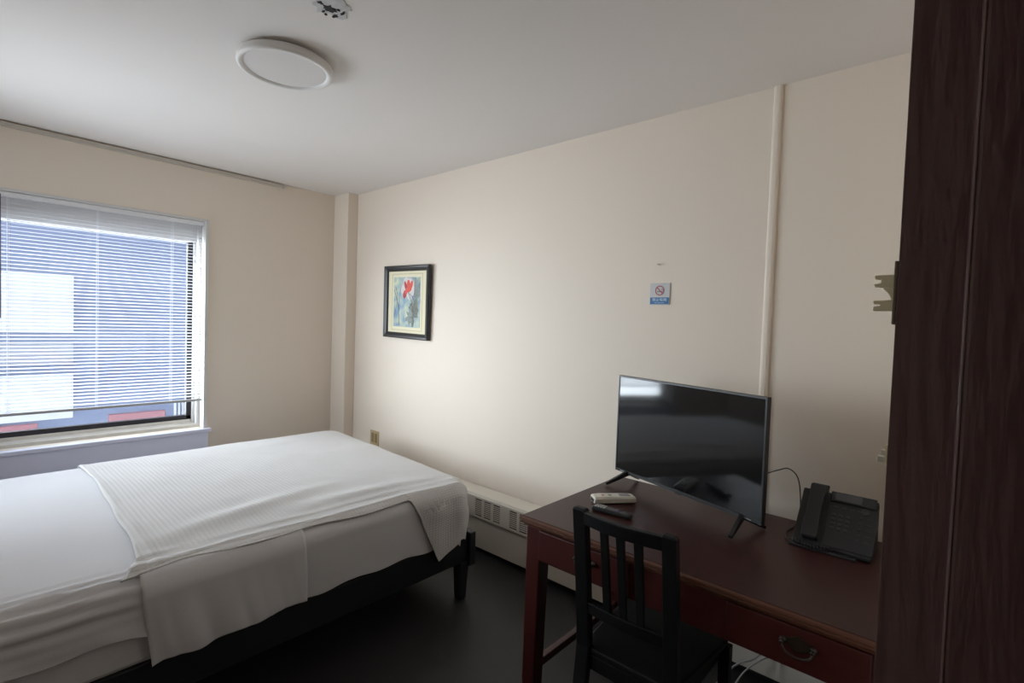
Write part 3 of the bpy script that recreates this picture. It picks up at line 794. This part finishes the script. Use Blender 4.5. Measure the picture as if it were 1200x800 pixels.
# ------------------------------------------------------------------ door frame and lock strike (camera stands in the doorway)
df = struct(thing('door_1', (.85, 0, 0), None, None))
JX = .80
MB().box(JX, .858, -.0005, .0625, 0, 2.13).box(.856, .92, YN+.0005, .0625, 0, 2.18).build('casing', M['door'], df)
MB().tube([(JX+.0008+.0005*noise.noise((5, 0, i*.04*9)), .0617, i*.04) for i in range(53)], [.0009+.0006*abs(noise.noise((1, 0, i*.04*7))) for i in range(53)], 8).build('worn_edge', M['dooredge'], df)
b = MB()
rings = []
for z in [i*.06 for i in range(36)]:
    w = .0008*noise.noise((0, 0, z*4))
    rings.append([Vector((x, y+w, z)) for x, y in ((JX+.03, -.16), (JX-.014, -.16), (JX-.014, -.008), (JX-.0125, -.0035), (JX-.009, -.001), (JX, -.0005), (JX+.03, -.0005))])
b.loft(rings); b.build('door_stop', M['door'], df)
b = MB().tube([(JX-.0125, -.0035+.0008*noise.noise((0, 0, i*.06*4)), i*.06) for i in range(36)], .0016, 8)
b.build('stop_bead', M['dooredge'], df)  # paler bead colours in the highlight along the stop
MB().box(-.20, -.14, YN, .0625, 0, 2.18).build('casing', M['door'], df)
MB().box(-.14, JX, .0, .0625, 2.10, 2.18).build('head_casing', M['door'], df)
struct(df)

lk = thing('lock_strike', (.82, .07, 1.5), 'brass rim lock strike screwed to the brown door frame at eye height', 'lock strike')
MB().box(JX+.0005, JX+.032, .0628, .0668, 1.466, 1.546).build('plate', mat('bronze_plate', (.20, .16, .11), .45, metal=.3), lk, bevel=.001)
def knuckle(z0, z1, hook):
    b = MB()
    pts = [(.0665, z0), (.0868, z0+(.002 if hook else 0)), (.0868, z0+.005), (.0800, z0+.0065), (.0800, z1-.006), (.0868, z1-.005), (.0868, z1-.001), (.0665, z1)]
    b.loft([[Vector((x, y, z)) for y, z in pts] for x in (JX+.0008, JX+.014)])
    b.build('knuckle', M['brass'], lk, bevel=.0008)
knuckle(1.512, 1.529, True); knuckle(1.483, 1.497, False)
b = MB().loft([[Vector((x, y, z)) for y, z in ((.0665, 1.512), (.078, 1.512), (.074, 1.508), (.070, 1.503), (.068, 1.497), (.0665, 1.497))] for x in (JX+.003, JX+.010)])
b.build('web', M['brass'], lk)
for z in (1.470, 1.541):
    MB().lathe([(.003, 0), (.003, .001), (.001, .0015)], 10, Matrix.Translation((JX+.016, .0668, z)) @ Matrix.Rotation(-PI/2, 4, 'X')).build('screw', M['brass'], lk)
l2 = thing('latch_strike', (.81, .065, 1.296), 'small cream latch catch low on the brown door frame edge', 'latch')
MB().box(JX+.0008, JX+.02, .0628, .0650, 1.286, 1.312).build('plate', M['brass'], l2)
b = MB().box(JX+.002, JX+.012, .0650, .0735, 1.289, 1.2965).box(JX+.002, JX+.012, .0650, .0700, 1.2985, 1.305)
b.build('lip', M['remotewhite'], l2, bevel=.001)

# ------------------------------------------------------------------ light
w = bpy.data.worlds.new('sky'); bpy.context.scene.world = w; w.use_nodes = True
nt = w.node_tree; bg = nt.nodes['Background']
tc = nt.nodes.new('ShaderNodeTexCoord'); sp = nt.nodes.new('ShaderNodeSeparateXYZ'); rp = nt.nodes.new('ShaderNodeValToRGB')
nt.links.new(tc.outputs['Generated'], sp.inputs[0])
# hazy bright half of the sky lies beyond the far building, the other half is plain blue
mr = nt.nodes.new('ShaderNodeMapRange'); mr.inputs['From Min'].default_value = -1; mr.inputs['From Max'].default_value = 1
vd = nt.nodes.new('ShaderNodeVectorMath'); vd.operation = 'DOT_PRODUCT'; vd.inputs[1].default_value = (-.70, .70, -.10)
nt.links.new(tc.outputs['Generated'], vd.inputs[0]); nt.links.new(vd.outputs['Value'], mr.inputs['Value']); nt.links.new(mr.outputs['Result'], rp.inputs['Fac']); nt.links.new(rp.outputs['Color'], bg.inputs['Color'])
e = rp.color_ramp.elements
e[0].position = .66; e[0].color = (.024, .03, .042, 1); e[1].position = .96; e[1].color = (.88, .94, 1, 1)
bg.inputs['Strength'].default_value = SKY
pl = bpy.data.lights.new('window_portal', 'AREA'); pl.shape = 'RECTANGLE'; pl.size = WX1-WX0; pl.size_y = WZ1-WZ0
pl.cycles.is_portal = True
po = bpy.data.objects.new('window_portal', pl); C.objects.link(po)
po.location = ((WX0+WX1)/2, D+.21, (WZ0+WZ1)/2); po.rotation_euler = (-PI/2, 0, 0)
pl2 = bpy.data.lights.new('window_portal', 'AREA'); pl2.shape = 'RECTANGLE'; pl2.size = LZ1-LZ0; pl2.size_y = LY1-LY0
pl2.cycles.is_portal = True
po2 = bpy.data.objects.new('window_portal', pl2); C.objects.link(po2)
po2.location = (XL-T-.01, (LY0+LY1)/2, (LZ0+LZ1)/2); po2.rotation_euler = (0, -PI/2, 0)
s = bpy.context.scene
s.view_settings.view_transform = 'Standard'; s.view_settings.look = 'None'; s.view_settings.exposure = 0.0; s.view_settings.gamma = 1
s.view_settings.use_curve_mapping = False
s.cycles.use_denoising = True; s.cycles.max_bounces = 12; s.cycles.diffuse_bounces = 8; s.cycles.sample_clamp_indirect = 6
s.cycles.transparent_max_bounces = 16
